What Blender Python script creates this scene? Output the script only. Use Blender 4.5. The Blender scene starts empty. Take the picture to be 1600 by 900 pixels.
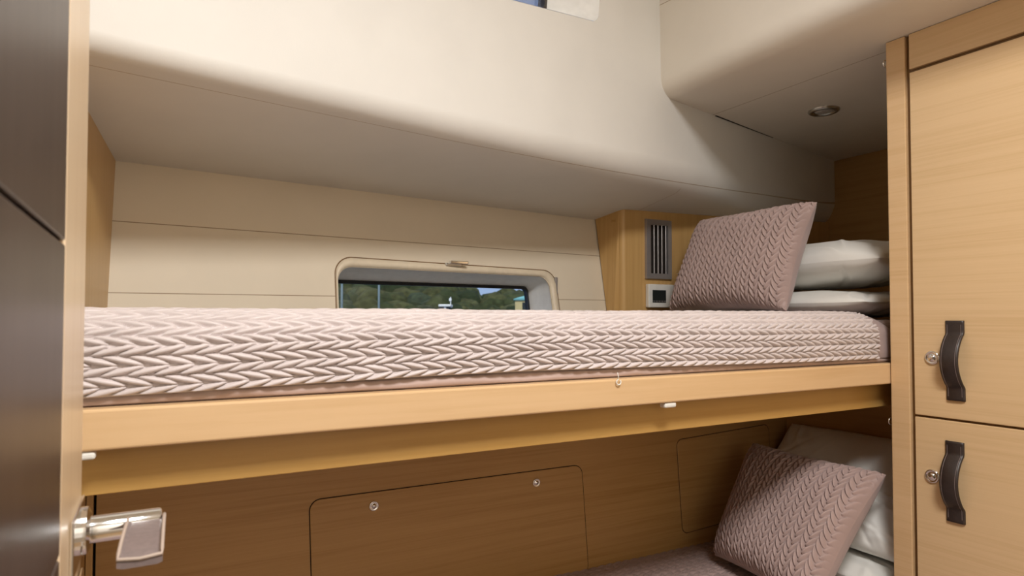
import bpy, bmesh, math, random
import numpy as np
from mathutils import Vector, Matrix, noise

random.seed(7)
np.random.seed(7)
scene = bpy.context.scene
COL = scene.collection
PI = math.pi

# ------------------------------------------------------------------ camera
E = 1.35                      # eye height above the cabin floor
F = 1000.0                    # focal length in pixels of a 1600 px wide frame
TH = math.radians(29.05)      # heading: turned right of the athwartship axis
PT = math.radians(1.5)        # slight upward pitch
SH = 20.8                     # vertical lens shift in pixels
cam_d = bpy.data.cameras.new('camera')
cam_d.sensor_width = 36.0
cam_d.lens = F / 1600 * 36
cam_d.shift_y = SH / 1600
cam_d.clip_start = 0.01
cam_d.clip_end = 500
cam_d.dof.use_dof = True
cam_d.dof.focus_distance = 1.15
cam_d.dof.aperture_fstop = 10
cam = bpy.data.objects.new('camera', cam_d)
COL.objects.link(cam)
cam.location = (0, 0, E)
cam.rotation_euler = (PI / 2 + PT, 0, -TH)
scene.camera = cam

# ------------------------------------------------------------------ world, sun, room light, exposure
scene.view_settings.view_transform = 'Standard'
scene.view_settings.look = 'None'
scene.view_settings.exposure = 0.0
scene.view_settings.gamma = 1.0
scene.view_settings.use_curve_mapping = False

world = bpy.data.worlds.new('sky')
scene.world = world
world.use_nodes = True
wn = world.node_tree.nodes
wl = world.node_tree.links
wtc = wn.new('ShaderNodeTexCoord')
wsep = wn.new('ShaderNodeSeparateXYZ')
wl.new(wtc.outputs['Generated'], wsep.inputs[0])
wr_ = wn.new('ShaderNodeValToRGB')
for e, (p_, c_) in zip([wr_.color_ramp.elements[0], wr_.color_ramp.elements[1], wr_.color_ramp.elements.new(0.25)],
                       ((0.0, (0.45, 0.56, 0.78, 1)), (1.0, (0.06, 0.14, 0.55, 1)), (0.25, (0.17, 0.29, 0.68, 1)))):
    e.position = p_
    e.color = c_
wl.new(wsep.outputs['Z'], wr_.inputs[0])
bg = wn['Background']
bg.inputs['Strength'].default_value = 1.0
wl.new(wr_.outputs[0], bg.inputs[0])

sun_d = bpy.data.lights.new('sun', 'SUN')
sun_d.energy = 2.6
sun_d.angle = math.radians(0.6)
sun_d.color = (1.0, 0.95, 0.86)
sun = bpy.data.objects.new('sun', sun_d)
COL.objects.link(sun)
sun.rotation_euler = (math.radians(42), 0, math.radians(-25))


def area(name, loc, target, sx, sy, energy, color):
    d = bpy.data.lights.new(name, 'AREA')
    d.shape = 'RECTANGLE'
    d.size, d.size_y = sx, sy
    d.energy = energy
    d.color = color
    o = bpy.data.objects.new(name, d)
    COL.objects.link(o)
    o.location = loc
    o.rotation_euler = (Vector(target) - Vector(loc)).to_track_quat('-Z', 'Y').to_euler()
    return o


# daylight falling through the deck hatch, plus an added soft fill behind the camera
area('hatch_daylight', (0.34, -0.20, E + 1.03), (0.34, -0.199, 0), 0.40, 0.40, 31.5, (1.0, 0.985, 0.97))
area('fill_behind_camera', (0.35, -0.80, 1.45), (0.35, 0.5, 1.35), 0.70, 1.3, 0.95, (1.0, 0.95, 0.88))


# ------------------------------------------------------------------ measuring helpers (pixel of the photo -> point in the cabin)
_f = Vector((math.sin(TH) * math.cos(PT), math.cos(TH) * math.cos(PT), math.sin(PT)))
_r = Vector((math.cos(TH), -math.sin(TH), 0))
_u = _r.cross(_f)
EYE = Vector((0, 0, E))


def ray(px, py):
    return _f + _r * ((px - 800) / F) + _u * ((450 + SH - py) / F)


def hit(px, py, p0, n):
    d = ray(px, py)
    n = Vector(n)
    t = (Vector(p0) - EYE).dot(n) / d.dot(n)
    return EYE + d * t


def atX(px, py, x): return hit(px, py, (x, 0, 0), (1, 0, 0))
def atY(px, py, y): return hit(px, py, (0, y, 0), (0, 1, 0))
def atZ(px, py, z): return hit(px, py, (0, 0, E + z), (0, 0, 1))


# ------------------------------------------------------------------ materials
class NT:
    def __init__(s, name):
        s.m = bpy.data.materials.new(name)
        s.m.use_nodes = True
        s.t = s.m.node_tree
        s.b = s.t.nodes['Principled BSDF']
        s.out = s.t.nodes['Material Output']
        s.tc = s.t.nodes.new('ShaderNodeTexCoord')

    def n(s, typ, **kw):
        x = s.t.nodes.new(typ)
        for k, v in kw.items():
            setattr(x, k, v)
        return x

    def l(s, a, b): s.t.links.new(a, b)

    def math(s, op, a, b=None, c=None):
        x = s.n('ShaderNodeMath', operation=op)
        for i, v in enumerate((a, b, c)):
            if v is None: continue
            if isinstance(v, (int, float)): x.inputs[i].default_value = v
            else: s.l(v, x.inputs[i])
        return x.outputs[0]

    def mapping(s, scale, rot=(0, 0, 0), loc=(0, 0, 0)):
        x = s.n('ShaderNodeMapping')
        x.inputs['Scale'].default_value = scale
        x.inputs['Rotation'].default_value = rot
        x.inputs['Location'].default_value = loc
        s.l(s.tc.outputs['Object'], x.inputs[0])
        return x.outputs[0]

    def noise(s, vec, scale, detail=4, rough=0.5):
        x = s.n('ShaderNodeTexNoise')
        x.inputs['Scale'].default_value = scale
        x.inputs['Detail'].default_value = detail
        x.inputs['Roughness'].default_value = rough
        s.l(vec, x.inputs['Vector'])
        return x.outputs['Fac']

    def ramp(s, fac, stops):
        x = s.n('ShaderNodeValToRGB')
        el = x.color_ramp.elements
        while len(el) < len(stops): el.new(0.5)
        for e, (p, c) in zip(el, stops):
            e.position = p
            e.color = (*c, 1)
        s.l(fac, x.inputs[0])
        return x.outputs[0]

    def mix(s, fac, a, b, blend='MIX'):
        x = s.n('ShaderNodeMix', data_type='RGBA', blend_type=blend)
        for i, v in ((0, fac), (6, a), (7, b)):
            if isinstance(v, (int, float)): x.inputs[i].default_value = v
            elif isinstance(v, tuple): x.inputs[i].default_value = (*v, 1)
            else: s.l(v, x.inputs[i])
        return x.outputs[2]

    def bump(s, h, strength, dist=0.002):
        x = s.n('ShaderNodeBump')
        x.inputs['Strength'].default_value = strength
        x.inputs['Distance'].default_value = dist
        s.l(h, x.inputs['Height'])
        s.l(x.outputs[0], s.b.inputs['Normal'])

    def set(s, **kw):
        names = dict(color='Base Color', rough='Roughness', metal='Metallic', spec='Specular IOR Level',
                     sheen='Sheen Weight', trans='Transmission Weight', coat='Coat Weight', coatr='Coat Roughness')
        for k, v in kw.items():
            i = s.b.inputs[names[k]]
            if isinstance(v, tuple): i.default_value = (*v, 1)
            elif isinstance(v, (int, float)): i.default_value = v
            else: s.l(v, i)
        return s


def seam_mask(N, seams):
    """seams: list of (normal, point, half width): thin joint lines where a plane cuts the surface."""
    tot = None
    for nrm, p, w, *zmax in seams:
        nrm = Vector(nrm).normalized()
        d = N.n('ShaderNodeVectorMath', operation='DOT_PRODUCT')
        N.l(N.tc.outputs['Object'], d.inputs[0])
        d.inputs[1].default_value = nrm
        a = N.math('ABSOLUTE', N.math('SUBTRACT', d.outputs['Value'], nrm.dot(Vector(p))))
        m = N.math('LESS_THAN', a, w)
        if zmax:
            sp = N.n('ShaderNodeSeparateXYZ')
            N.l(N.tc.outputs['Object'], sp.inputs[0])
            m = N.math('MULTIPLY', m, N.math('LESS_THAN', sp.outputs['Z'], zmax[0]))
        tot = m if tot is None else N.math('MAXIMUM', tot, m)
    return tot


def mat_liner(name, base=(0.74, 0.66, 0.54), seams=(), rough=0.55, seam_col=(0.22, 0.15, 0.09)):
    N = NT(name)
    a = N.noise(N.mapping((1, 1, 1)), 7.0, 3)
    c = N.ramp(a, [(0.3, tuple(x * 0.97 for x in base)), (0.7, tuple(min(1, x * 1.02) for x in base))])
    if seams:
        c = N.mix(seam_mask(N, seams), c, seam_col)
    g = N.noise(N.mapping((1, 1, 1)), 420.0, 2)
    N.bump(g, 0.10, 0.0006)
    return N.set(color=c, rough=rough, spec=0.35).m


def mat_wood(name, axis='X', light=(0.66, 0.43, 0.215), dark=(0.52, 0.315, 0.135), rough=0.34, seams=(), seed=0.0, fine=1.0):
    N = NT(name)
    lo, hi = 2.2, 95.0 * fine
    sc = {'X': (lo, hi, hi), 'Y': (hi, lo, hi), 'Z': (hi, hi, lo)}[axis]
    v = N.mapping(sc, loc=(seed, seed * 1.7, seed * 0.6))
    g1 = N.noise(v, 1.0, 6, 0.62)
    sc2 = tuple(x * (3.2 if x == hi else 2.0) for x in sc)
    g2 = N.noise(N.mapping(sc2, loc=(seed + 3, 1, 2)), 1.0, 3, 0.6)
    g3 = N.noise(N.mapping(tuple(x * 0.09 if x == hi else x * 0.6 for x in sc), loc=(seed, 5, seed)), 1.0, 3)
    f = N.math('ADD', N.math('MULTIPLY', g1, 0.55), N.math('ADD', N.math('MULTIPLY', g2, 0.25), N.math('MULTIPLY', g3, 0.30)))
    c = N.ramp(f, [(0.40, dark), (0.56, tuple((a * 0.7 + b * 0.3) for a, b in zip(light, dark))), (0.70, light)])
    if seams:
        c = N.mix(seam_mask(N, seams), c, (0.012, 0.008, 0.006))
    N.bump(g2, 0.06, 0.0008)
    return N.set(color=c, rough=rough, spec=0.4, coat=0.12, coatr=0.22).m


def mat_fabric(name, base, rough=0.5, sheen=0.2, weave=900.0, wb=0.15, var=0.05):
    N = NT(name)
    a = N.noise(N.mapping((1, 1, 1)), 18.0, 3)
    c = N.ramp(a, [(0.3, tuple(x * (1 - var) for x in base)), (0.7, tuple(min(1, x * (1 + var)) for x in base))])
    N.bump(N.noise(N.mapping((1, 1, 1)), weave, 2), wb, 0.0006)
    return N.set(color=c, rough=rough, sheen=sheen, spec=0.35).m


def mat_plain(name, base, rough=0.5, metal=0.0, spec=0.5, var=0.04, scale=60.0, coat=0.0):
    N = NT(name)
    a = N.noise(N.mapping((1, 1, 1)), scale, 3)
    c = N.ramp(a, [(0.3, tuple(x * (1 - var) for x in base)), (0.7, tuple(min(1, x * (1 + var)) for x in base))])
    return N.set(color=c, rough=rough, metal=metal, spec=spec, coat=coat).m


def mat_glass(name, tint=(0.93, 0.96, 0.97)):
    N = NT(name)
    tr = N.n('ShaderNodeBsdfTransparent')
    tr.inputs[0].default_value = (*tint, 1)
    gl = N.n('ShaderNodeBsdfGlossy')
    gl.inputs['Roughness'].default_value = 0.02
    fr = N.n('ShaderNodeFresnel')
    fr.inputs['IOR'].default_value = 1.35
    mx = N.n('ShaderNodeMixShader')
    N.l(N.math('MULTIPLY', fr.outputs[0], 0.6), mx.inputs[0])
    N.l(tr.outputs[0], mx.inputs[1])
    N.l(gl.outputs[0], mx.inputs[2])
    N.l(mx.outputs[0], N.out.inputs[0])
    return N.m


M = {}
M['wood_x'] = mat_wood('veneer_along_bunk_shaded', 'X', light=(0.54, 0.325, 0.125), dark=(0.42, 0.235, 0.075), seed=1.0)  # shade under the bunk is put into this veneer's base colour
M['wood_head'] = mat_wood('veneer_end_wall_shaded', 'Y', light=(0.54, 0.325, 0.125), dark=(0.42, 0.235, 0.075), seed=14.0)  # same shade-darkened colours, grain turned for the end walls
M['wood_rail'] = mat_wood('solid_wood_rail', 'X', light=(0.71, 0.485, 0.27), dark=(0.63, 0.41, 0.21), rough=0.30, seed=4.0, fine=0.4)
M['wood_board'] = mat_wood('wood_board_shaded', 'X', light=(0.56, 0.335, 0.105), dark=(0.47, 0.265, 0.070), rough=0.36, seed=6.5, fine=0.4)  # base colour darkened to carry the shade below the rail overhang
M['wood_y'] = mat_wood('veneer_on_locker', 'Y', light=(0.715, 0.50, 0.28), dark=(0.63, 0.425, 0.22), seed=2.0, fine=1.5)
M['wood_z'] = mat_wood('veneer_upright', 'Z', light=(0.62, 0.39, 0.155), dark=(0.53, 0.315, 0.11), seed=3.0)
M['wood_post'] = mat_wood('veneer_on_post', 'Y', light=(0.70, 0.475, 0.26), dark=(0.62, 0.40, 0.20), seed=9.0)
M['wood_pale'] = mat_wood('pale_door_lipping', 'Z', light=(0.80, 0.63, 0.43), dark=(0.73, 0.55, 0.36), rough=0.3, seed=5.0, fine=0.4)
M['wood_dark'] = mat_wood('shadow_gap_wood', 'Z', light=(0.20, 0.105, 0.035), dark=(0.14, 0.07, 0.022), seed=12.0)
M['gap'] = mat_plain('dark_gap', (0.016, 0.010, 0.007), 0.9)
M['white'] = mat_plain('white_moulding', (0.86, 0.86, 0.84), 0.35)
M['grey_reveal'] = mat_plain('grey_moulding', (0.80, 0.81, 0.80), 0.45)
M['cream_trim'] = mat_plain('cream_frame', (0.76, 0.66, 0.50), 0.4)
M['black'] = mat_plain('black_rubber', (0.012, 0.012, 0.013), 0.5)
M['chrome'] = mat_plain('chrome', (0.80, 0.80, 0.80), 0.10, 1.0, var=0.01)
M['steel'] = mat_plain('brushed_steel', (0.55, 0.54, 0.52), 0.28, 1.0)
M['grille'] = mat_plain('grey_metal_grille', (0.40, 0.38, 0.38), 0.38, 0.6)
M['leather'] = mat_plain('dark_brown_leather', (0.030, 0.020, 0.017), 0.40, var=0.15, scale=200)
M['leather_grip'] = mat_plain('taupe_leather', (0.19, 0.145, 0.135), 0.33, var=0.10, scale=250)
M['thread'] = mat_plain('pale_thread', (0.42, 0.33, 0.27), 0.7)
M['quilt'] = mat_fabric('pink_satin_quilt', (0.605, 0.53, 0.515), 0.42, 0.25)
M['satin'] = mat_fabric('plain_satin_border', (0.47, 0.35, 0.31), 0.38, 0.15, wb=0.05)
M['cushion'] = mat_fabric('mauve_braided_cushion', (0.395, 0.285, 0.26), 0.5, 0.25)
M['cushion_back'] = mat_fabric('mauve_plain_back', (0.42, 0.315, 0.295), 0.55, 0.2)
M['linen'] = mat_fabric('white_cotton', (0.86, 0.84, 0.785), 0.6, 0.15, wb=0.05, var=0.015)
M['mattress'] = mat_fabric('mattress_cover', (0.44, 0.33, 0.28), 0.5, 0.1)
M['glass'] = mat_glass('clear_glass')
M['lens'] = mat_plain('frosted_lens', (0.50, 0.47, 0.44), 0.25)
M['screen'] = mat_plain('dark_screen', (0.02, 0.025, 0.025), 0.15)
M['plastic'] = mat_plain('white_plastic', (0.80, 0.79, 0.74), 0.35)
M['floor'] = mat_wood('floor_boards', 'X', light=(0.56, 0.38, 0.21), dark=(0.46, 0.30, 0.15), seed=8.0)


# ------------------------------------------------------------------ mesh helpers
def link(name, me, mat, parent=None, smooth=False):
    o = bpy.data.objects.new(name, me)
    COL.objects.link(o)
    if mat is not None:
        for m in (mat if isinstance(mat, (list, tuple)) else [mat]):
            me.materials.append(m)
    if smooth:
        me.polygons.foreach_set('use_smooth', [True] * len(me.polygons))
    if parent is not None:
        o.parent = parent
        o.matrix_parent_inverse = Matrix.Translation(-parent.location)
    return o


def from_bm(name, bm, mat, parent=None, smooth=False, recalc=True):
    if recalc:
        bmesh.ops.recalc_face_normals(bm, faces=bm.faces)
    me = bpy.data.meshes.new(name)
    bm.to_mesh(me)
    bm.free()
    return link(name, me, mat, parent, smooth)


def grid_mesh(name, P, mat, parent=None, flip=False, smooth=True, mats_fn=None):
    """P: (nv, nu, 3) array -> quad grid"""
    nv, nu = P.shape[:2]
    idx = np.arange(nv * nu).reshape(nv, nu)
    q = np.stack([idx[:-1, :-1], idx[:-1, 1:], idx[1:, 1:], idx[1:, :-1]], -1).reshape(-1, 4)
    if flip: q = q[:, ::-1]
    me = mesh_from_arrays(name, P.reshape(-1, 3), q)
    return link(name, me, mat, parent, smooth)


def mesh_from_arrays(name, V, Q):
    me = bpy.data.meshes.new(name)
    me.vertices.add(len(V))
    me.vertices.foreach_set('co', np.ascontiguousarray(V, dtype=np.float32).ravel())
    me.loops.add(Q.size)
    me.loops.foreach_set('vertex_index', np.ascontiguousarray(Q, dtype=np.int32).ravel())
    me.polygons.add(len(Q))
    me.polygons.foreach_set('loop_start', np.arange(0, Q.size, 4, dtype=np.int32))
    me.update(calc_edges=True)
    me.validate()
    return me


def empty(name, loc, label=None, cat=None, group=None):
    o = bpy.data.objects.new(name, None)
    COL.objects.link(o)
    o.location = loc
    o.empty_display_size = 0.05
    if label: tag(o, label, cat, group)
    return o


def tag(o, label, cat, group=None, kind=None):
    o['label'] = label
    o['category'] = cat
    if group: o['group'] = group
    if kind: o['kind'] = kind
    return o


def struct(o):
    o['kind'] = 'structure'
    return o


def add_hexa(bm, c8, bevel=0.0, seg=2):
    """c8: bottom 4 (ccw) then top 4"""
    vs = [bm.verts.new(c) for c in c8]
    fs = [(0, 3, 2, 1), (4, 5, 6, 7), (0, 1, 5, 4), (1, 2, 6, 5), (2, 3, 7, 6), (3, 0, 4, 7)]
    faces = [bm.faces.new([vs[i] for i in f]) for f in fs]
    if bevel > 0:
        es = list({e for f in faces for e in f.edges})
        bmesh.ops.bevel(bm, geom=es, offset=bevel, segments=seg, profile=0.5, affect='EDGES')


def add_box(bm, x0, x1, y0, y1, z0, z1, bevel=0.0, seg=2):
    add_hexa(bm, [(x0, y0, z0), (x1, y0, z0), (x1, y1, z0), (x0, y1, z0),
                  (x0, y0, z1), (x1, y0, z1), (x1, y1, z1), (x0, y1, z1)], bevel, seg)


def box(name, x0, x1, y0, y1, z0, z1, mat, parent=None, bevel=0.0, seg=2):
    bm = bmesh.new()
    add_box(bm, x0, x1, y0, y1, z0, z1, bevel, seg)
    return from_bm(name, bm, mat, parent)


def add_cyl(bm, p0, p1, r0, r1=None, n=32, cap=True):
    p0, p1 = Vector(p0), Vector(p1)
    r1 = r0 if r1 is None else r1
    d = (p1 - p0).normalized()
    a = d.orthogonal().normalized()
    b = d.cross(a)
    L0 = [bm.verts.new(p0 + (a * math.cos(t) + b * math.sin(t)) * r0) for t in [2 * PI * i / n for i in range(n)]]
    L1 = [bm.verts.new(p1 + (a * math.cos(t) + b * math.sin(t)) * r1) for t in [2 * PI * i / n for i in range(n)]]
    for i in range(n):
        j = (i + 1) % n
        bm.faces.new((L0[i], L0[j], L1[j], L1[i]))
    if cap:
        bm.faces.new(L0[::-1])
        bm.faces.new(L1)


def add_lathe(bm, origin, axis, prof, n=32):
    """prof: list of (distance along axis, radius); radius 0 closes."""
    o = Vector(origin)
    d = Vector(axis).normalized()
    a = d.orthogonal().normalized()
    b = d.cross(a)
    rings = []
    for h, r in prof:
        if r <= 1e-6:
            rings.append([bm.verts.new(o + d * h)])
        else:
            rings.append([bm.verts.new(o + d * h + (a * math.cos(2 * PI * i / n) + b * math.sin(2 * PI * i / n)) * r) for i in range(n)])
    for A, B in zip(rings, rings[1:]):
        for i in range(n):
            j = (i + 1) % n
            if len(A) == 1 and len(B) == 1: continue
            if len(A) == 1: bm.faces.new((A[0], B[i], B[j]))
            elif len(B) == 1: bm.faces.new((A[i], A[j], B[0]))
            else: bm.faces.new((A[i], A[j], B[j], B[i]))


def add_tube(bm, pts, r, n=10):
    pts = [Vector(p) for p in pts]
    rings = []
    up = None
    for i, p in enumerate(pts):
        d = (pts[min(i + 1, len(pts) - 1)] - pts[max(i - 1, 0)]).normalized()
        a = d.orthogonal().normalized() if up is None else (up - d * up.dot(d)).normalized()
        up = a
        b = d.cross(a)
        rings.append([bm.verts.new(p + (a * math.cos(2 * PI * k / n) + b * math.sin(2 * PI * k / n)) * r) for k in range(n)])
    for A, B in zip(rings, rings[1:]):
        for k in range(n):
            bm.faces.new((A[k], A[(k + 1) % n], B[(k + 1) % n], B[k]))
    bm.faces.new(rings[0][::-1])
    bm.faces.new(rings[-1])


def rrect(u0, u1, v0, v1, r, n=8):
    """closed rounded rectangle loop, ccw"""
    pts = []
    for cu, cv, a0 in ((u1 - r, v0 + r, -90), (u1 - r, v1 - r, 0), (u0 + r, v1 - r, 90), (u0 + r, v0 + r, 180)):
        for i in range(n + 1):
            a = math.radians(a0 + 90 * i / n)
            pts.append((cu + r * math.cos(a), cv + r * math.sin(a)))
    return pts


def rquad(c, r, n=8):
    """closed loop of a quad (4 corners ccw, 2D) with rounded corners"""
    out = []
    c = [Vector(p) for p in c]
    for i in range(4):
        p, a, b = c[i], c[i - 1], c[(i + 1) % 4]
        s = p + (a - p).normalized() * r
        e = p + (b - p).normalized() * r
        for k in range(n + 1):
            t = k / n
            w = 0.72
            den = (1 - t) ** 2 + 2 * w * t * (1 - t) + t * t
            q = (s * (1 - t) ** 2 + p * (2 * w * t * (1 - t)) + e * t * t) / den
            out.append((q.x, q.y))
    return out


def loft(bm, loops, close=True):
    """loops: list of lists of 3D points with equal counts"""
    R = [[bm.verts.new(p) for p in L] for L in loops]
    for A, B in zip(R, R[1:]):
        n = len(A)
        for i in range(n if close else n - 1):
            j = (i + 1) % n
            bm.faces.new((A[i], A[j], B[j], B[i]))
    return R


def plate_with_hole(bm, outer, inner, f):
    """fill between an outer 2D loop and inner 2D loop; f maps (u,v)->3D"""
    es = []
    for L in (outer, inner):
        vs = [bm.verts.new(f(*p)) for p in L]
        es += [bm.edges.new((vs[i], vs[(i + 1) % len(vs)])) for i in range(len(vs))]
    bmesh.ops.triangle_fill(bm, use_beauty=True, use_dissolve=False, edges=es)


def quad(name, pts, mat, smooth=False):
    bm = bmesh.new()
    bm.faces.new([bm.verts.new(p) for p in pts])
    return from_bm(name, bm, mat, recalc=False)


# ================================================================== KEY DIMENSIONS
Z = lambda z: E + z           # heights given relative to the eye
X_BULK = -0.072               # left partition face
X_LOCK = 1.28                 # locker face
X_END = 2.09                  # end wall of the upper berth
Y_RAIL = 0.75
Y_LOW = 1.20                  # wooden wall behind the lower berth
ZC = 0.556                    # low ceiling
ZTOP = 1.06                   # coachroof ceiling
X_BEAM = 1.095
XA, XB = -0.66, 2.56          # extent of the cabin
Y_BACK = -0.95


def hull(s, v):               # s along X, v height above the eye
    return Vector((s, 1.40 + 0.123 * (s + 0.07) + 0.2 * (v - 0.294), Z(v)))


HN = Vector((1, 0.123, 0)).cross(Vector((0, 0.2, 1)))


def hull_sv(px, py, off=0.0):
    p = hit(px, py, hull(0, 0) + Vector((0, off, 0)), HN)
    return p.x, p.z - E


def trunk(s, z):              # cabin-trunk side: s along X
    return Vector((s, 0.9735 + 0.2107 * s, Z(z)))


TN = Vector((1, 0.2107, 0)).cross(Vector((0, 0, 1)))


def trunk_sv(px, py):
    p = hit(px, py, trunk(0, 0), TN)
    return p.x, p.z - E


# ================================================================== THE SETTING
# ---- outer wall with the port light
seam_pts = [((0, 0, 1), None)]
sl = []
for (a, b) in (((300, 354), (700, 383)), ((250, 458.5), (480, 462))):
    pa, pb = hull(*hull_sv(*a)), hull(*hull_sv(*b))
    d = (pb - pa).normalized()
    sl.append((d.cross(HN), pa, 0.0009))
M['liner_hull'] = mat_liner('cream_boards', (0.76, 0.67, 0.525), sl, seam_col=(0.36, 0.27, 0.17))
s0, v1 = hull_sv(522, 401)
s1, v1b = hull_sv(868, 424)
vb = -0.05
ring_o = rquad([(s0, vb), (s1, vb), (s1 - 0.004, v1b), (s0 + 0.002, v1)], 0.040, 10)
t0, w1 = hull_sv(526, 416)
t1, w1b = hull_sv(859, 433)
ring_i = rquad([(t0, vb + 0.012), (t1, vb + 0.012), (t1 - 0.004, w1b), (t0 + 0.002, w1)], 0.034, 10)
OFF = 0.085
g0, h1 = hull_sv(516, 437, OFF)
g1, h1b = hull_sv(824, 447.5, OFF)
pane_o = rquad([(g0, vb + 0.018), (g1, vb + 0.018), (g1, h1b), (g0, h1)], 0.016, 10)
pane_i = rquad([(g0 + 0.007, vb + 0.026), (g1 - 0.007, vb + 0.026), (g1 - 0.007, h1b - 0.008), (g0 + 0.007, h1 - 0.008)], 0.012, 10)

bm = bmesh.new()
plate_with_hole(bm, [(XA, -1.4), (XB, -1.4), (XB, 0.36), (XA, 0.36)], ring_i, hull)
wall_hull = struct(from_bm('wall_outboard', bm, M['liner_hull']))

win = struct(empty('window_1', hull((s0 + s1) / 2, 0)))
off = lambda d: (lambda s, v: hull(s, v) + Vector((0, d, 0)))
bm = bmesh.new()
cxr = (s0 + s1) / 2
ring_g = rquad([(s0 - 0.0022, vb - 0.002), (s1 + 0.0022, vb - 0.002), (s1 - 0.0018, v1b + 0.0022), (s0 - 0.0002, v1 + 0.0022)], 0.041, 10)
loft(bm, [[off(-0.0004)(*p) for p in ring_g], [off(-0.0004)(*p) for p in ring_o]])
from_bm('frame_joint', bm, M['wood_dark'], win)
bm = bmesh.new()
mid = [((a[0] + b[0]) / 2, (a[1] + b[1]) / 2) for a, b in zip(ring_o, ring_i)]
loft(bm, [[off(0.0015)(*p) for p in ring_o], [off(-0.005)(*(((a * 0.8 + c * 0.2), (b * 0.8 + d * 0.2)))) for (a, b), (c, d) in zip(ring_o, ring_i)],
          [off(-0.006)(*p) for p in mid], [off(-0.004)(*((a * 0.12 + c * 0.88), (b * 0.12 + d * 0.88))) for (a, b), (c, d) in zip(ring_o, ring_i)],
          [off(0.004)(*p) for p in ring_i]])
from_bm('window_frame', bm, M['cream_trim'], win, smooth=True)
bm = bmesh.new()
loft(bm, [[off(0.004)(*p) for p in ring_i], [off(0.012)(*p) for p in ring_i], [off(OFF)(*p) for p in pane_o]])
from_bm('window_reveal', bm, M['grey_reveal'], win, smooth=True)
bm = bmesh.new()
loft(bm, [[off(OFF - 0.002)(*p) for p in pane_o], [off(OFF - 0.006)(*p) for p in pane_i], [off(OFF + 0.012)(*p) for p in pane_i],
          [off(OFF + 0.012)(*p) for p in pane_o], [off(OFF - 0.002)(*p) for p in pane_o]])
from_bm('window_gasket', bm, M['black'], win)
bm = bmesh.new()
R = loft(bm, [[off(OFF + 0.004)(*p) for p in pane_i], [off(OFF + 0.009)(*p) for p in pane_i]])
bm.faces.new(R[0]); bm.faces.new(R[1])
from_bm('window_pane', bm, M['glass'], win)
# blind catch on top of the frame
ls, lv = hull_sv(711, 411)
bm = bmesh.new()
c = hull(ls, lv)
add_box(bm, c.x - 0.030, c.x + 0.014, c.y - 0.012, c.y + 0.001, c.z - 0.010, c.z - 0.002, 0.002)
from_bm('window_latch', bm, M['steel'], win)
box('latch_lever', c.x - 0.022, c.x + 0.026, c.y - 0.024, c.y - 0.0125, c.z - 0.004, c.z + 0.0035, M['chrome'], win, 0.0015)
# hinge on the right upright
bm = bmesh.new()
hs, hv = hull_sv(868, 440)
c = hull(hs, hv)
add_box(bm, c.x - 0.004, c.x + 0.003, c.y - 0.007, c.y + 0.002, c.z - 0.045, c.z + 0.012, 0.001)
from_bm('window_hinge', bm, M['grille'], win)

# ---- cabin trunk: upright side, rounded lower edge and soffit over the berth
ca, cza = trunk_sv(138, 74)
cb, czb = trunk_sv(1180, 316)
zc_at = lambda s: cza + (czb - cza) * (s - ca) / (cb - ca)
cr_a, cr_b = 0.024, 0.070


def trunk_section(s):
    C = trunk(s, zc_at(s))
    ty = 1.40 + 0.123 * (s + 0.07)
    H = Vector((s - 0.05, ty + 0.02, Z(0.294)))
    H = hull(s, 0.294)
    H = H + (H - C).normalized() * 0.03
    R = cr_a + (cr_b - cr_a) * min(1, max(0, (s - 0.0) / 1.6))
    A = C + Vector((0, 0, R))
    dS = (H - C).normalized()
    B = C + dS * R
    arc = []
    for k in range(13):
        t = k / 12
        w = 0.70
        den = (1 - t) ** 2 + 2 * w * t * (1 - t) + t * t
        arc.append((A * (1 - t) ** 2 + C * (2 * w * t * (1 - t)) + B * t * t) / den)
    sof = [B + (H - B) * (k / 6) for k in range(1, 7)]
    return arc + sof


# soffit joints
def soffit_plane(s):
    C = trunk(s, zc_at(s)); H = hull(s, 0.294)
    return C, H


C0, H0 = soffit_plane(0.3); C1, H1 = soffit_plane(1.2)
SN = (C1 - C0).cross(H0 - C0)
j0 = hit(138, 102, C0, SN); j1 = hit(1070, 295, C0, SN); j2 = hit(985, 331, C0, SN)
dj = (j1 - j0).normalized(); dk = (j2 - j1).normalized()

M['liner_trunk'] = mat_liner('cream_trunk_side', (0.775, 0.755, 0.71), [(dj.cross(SN), j0, 0.0007), (dk.cross(SN), j2, 0.0007, j1.z + 0.004)], seam_col=(0.46, 0.37, 0.27))
ss = np.linspace(XA - 0.02, XB + 0.02, 60)
P = np.array([[list(p) for p in trunk_section(s)] for s in ss])
# smooth rounded edge + soffit (one mesh with the upright face)
port_c = [trunk_sv(690, -29), trunk_sv(934, 35), trunk_sv(942, -90), trunk_sv(700, -190)]
port = rquad(port_c, 0.018, 6)
bm = bmesh.new()
rows = [[bm.verts.new(p) for p in sec] for sec in P]
for A, B in zip(rows, rows[1:]):
    for i in range(len(A) - 1):
        f = bm.faces.new((A[i], B[i], B[i + 1], A[i + 1]))
        f.smooth = True
        pass
top_l = [r[0] for r in rows]
tv = [bm.verts.new(trunk(ss[-1], ZTOP + 0.03)), bm.verts.new(trunk(ss[0], ZTOP + 0.03))]
loop = top_l + tv
es = []
for i in range(len(loop)):
    a, b = loop[i], loop[(i + 1) % len(loop)]
    e = bm.edges.get((a, b)) or bm.edges.new((a, b))
    es.append(e)
pv = [bm.verts.new(trunk(*p)) for p in port]
es += [bm.edges.new((pv[i], pv[(i + 1) % len(pv)])) for i in range(len(pv))]
bmesh.ops.triangle_fill(bm, use_beauty=True, edges=es)
trunk_o = struct(from_bm('wall_trunk', bm, [M['liner_trunk']], recalc=False))

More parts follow.
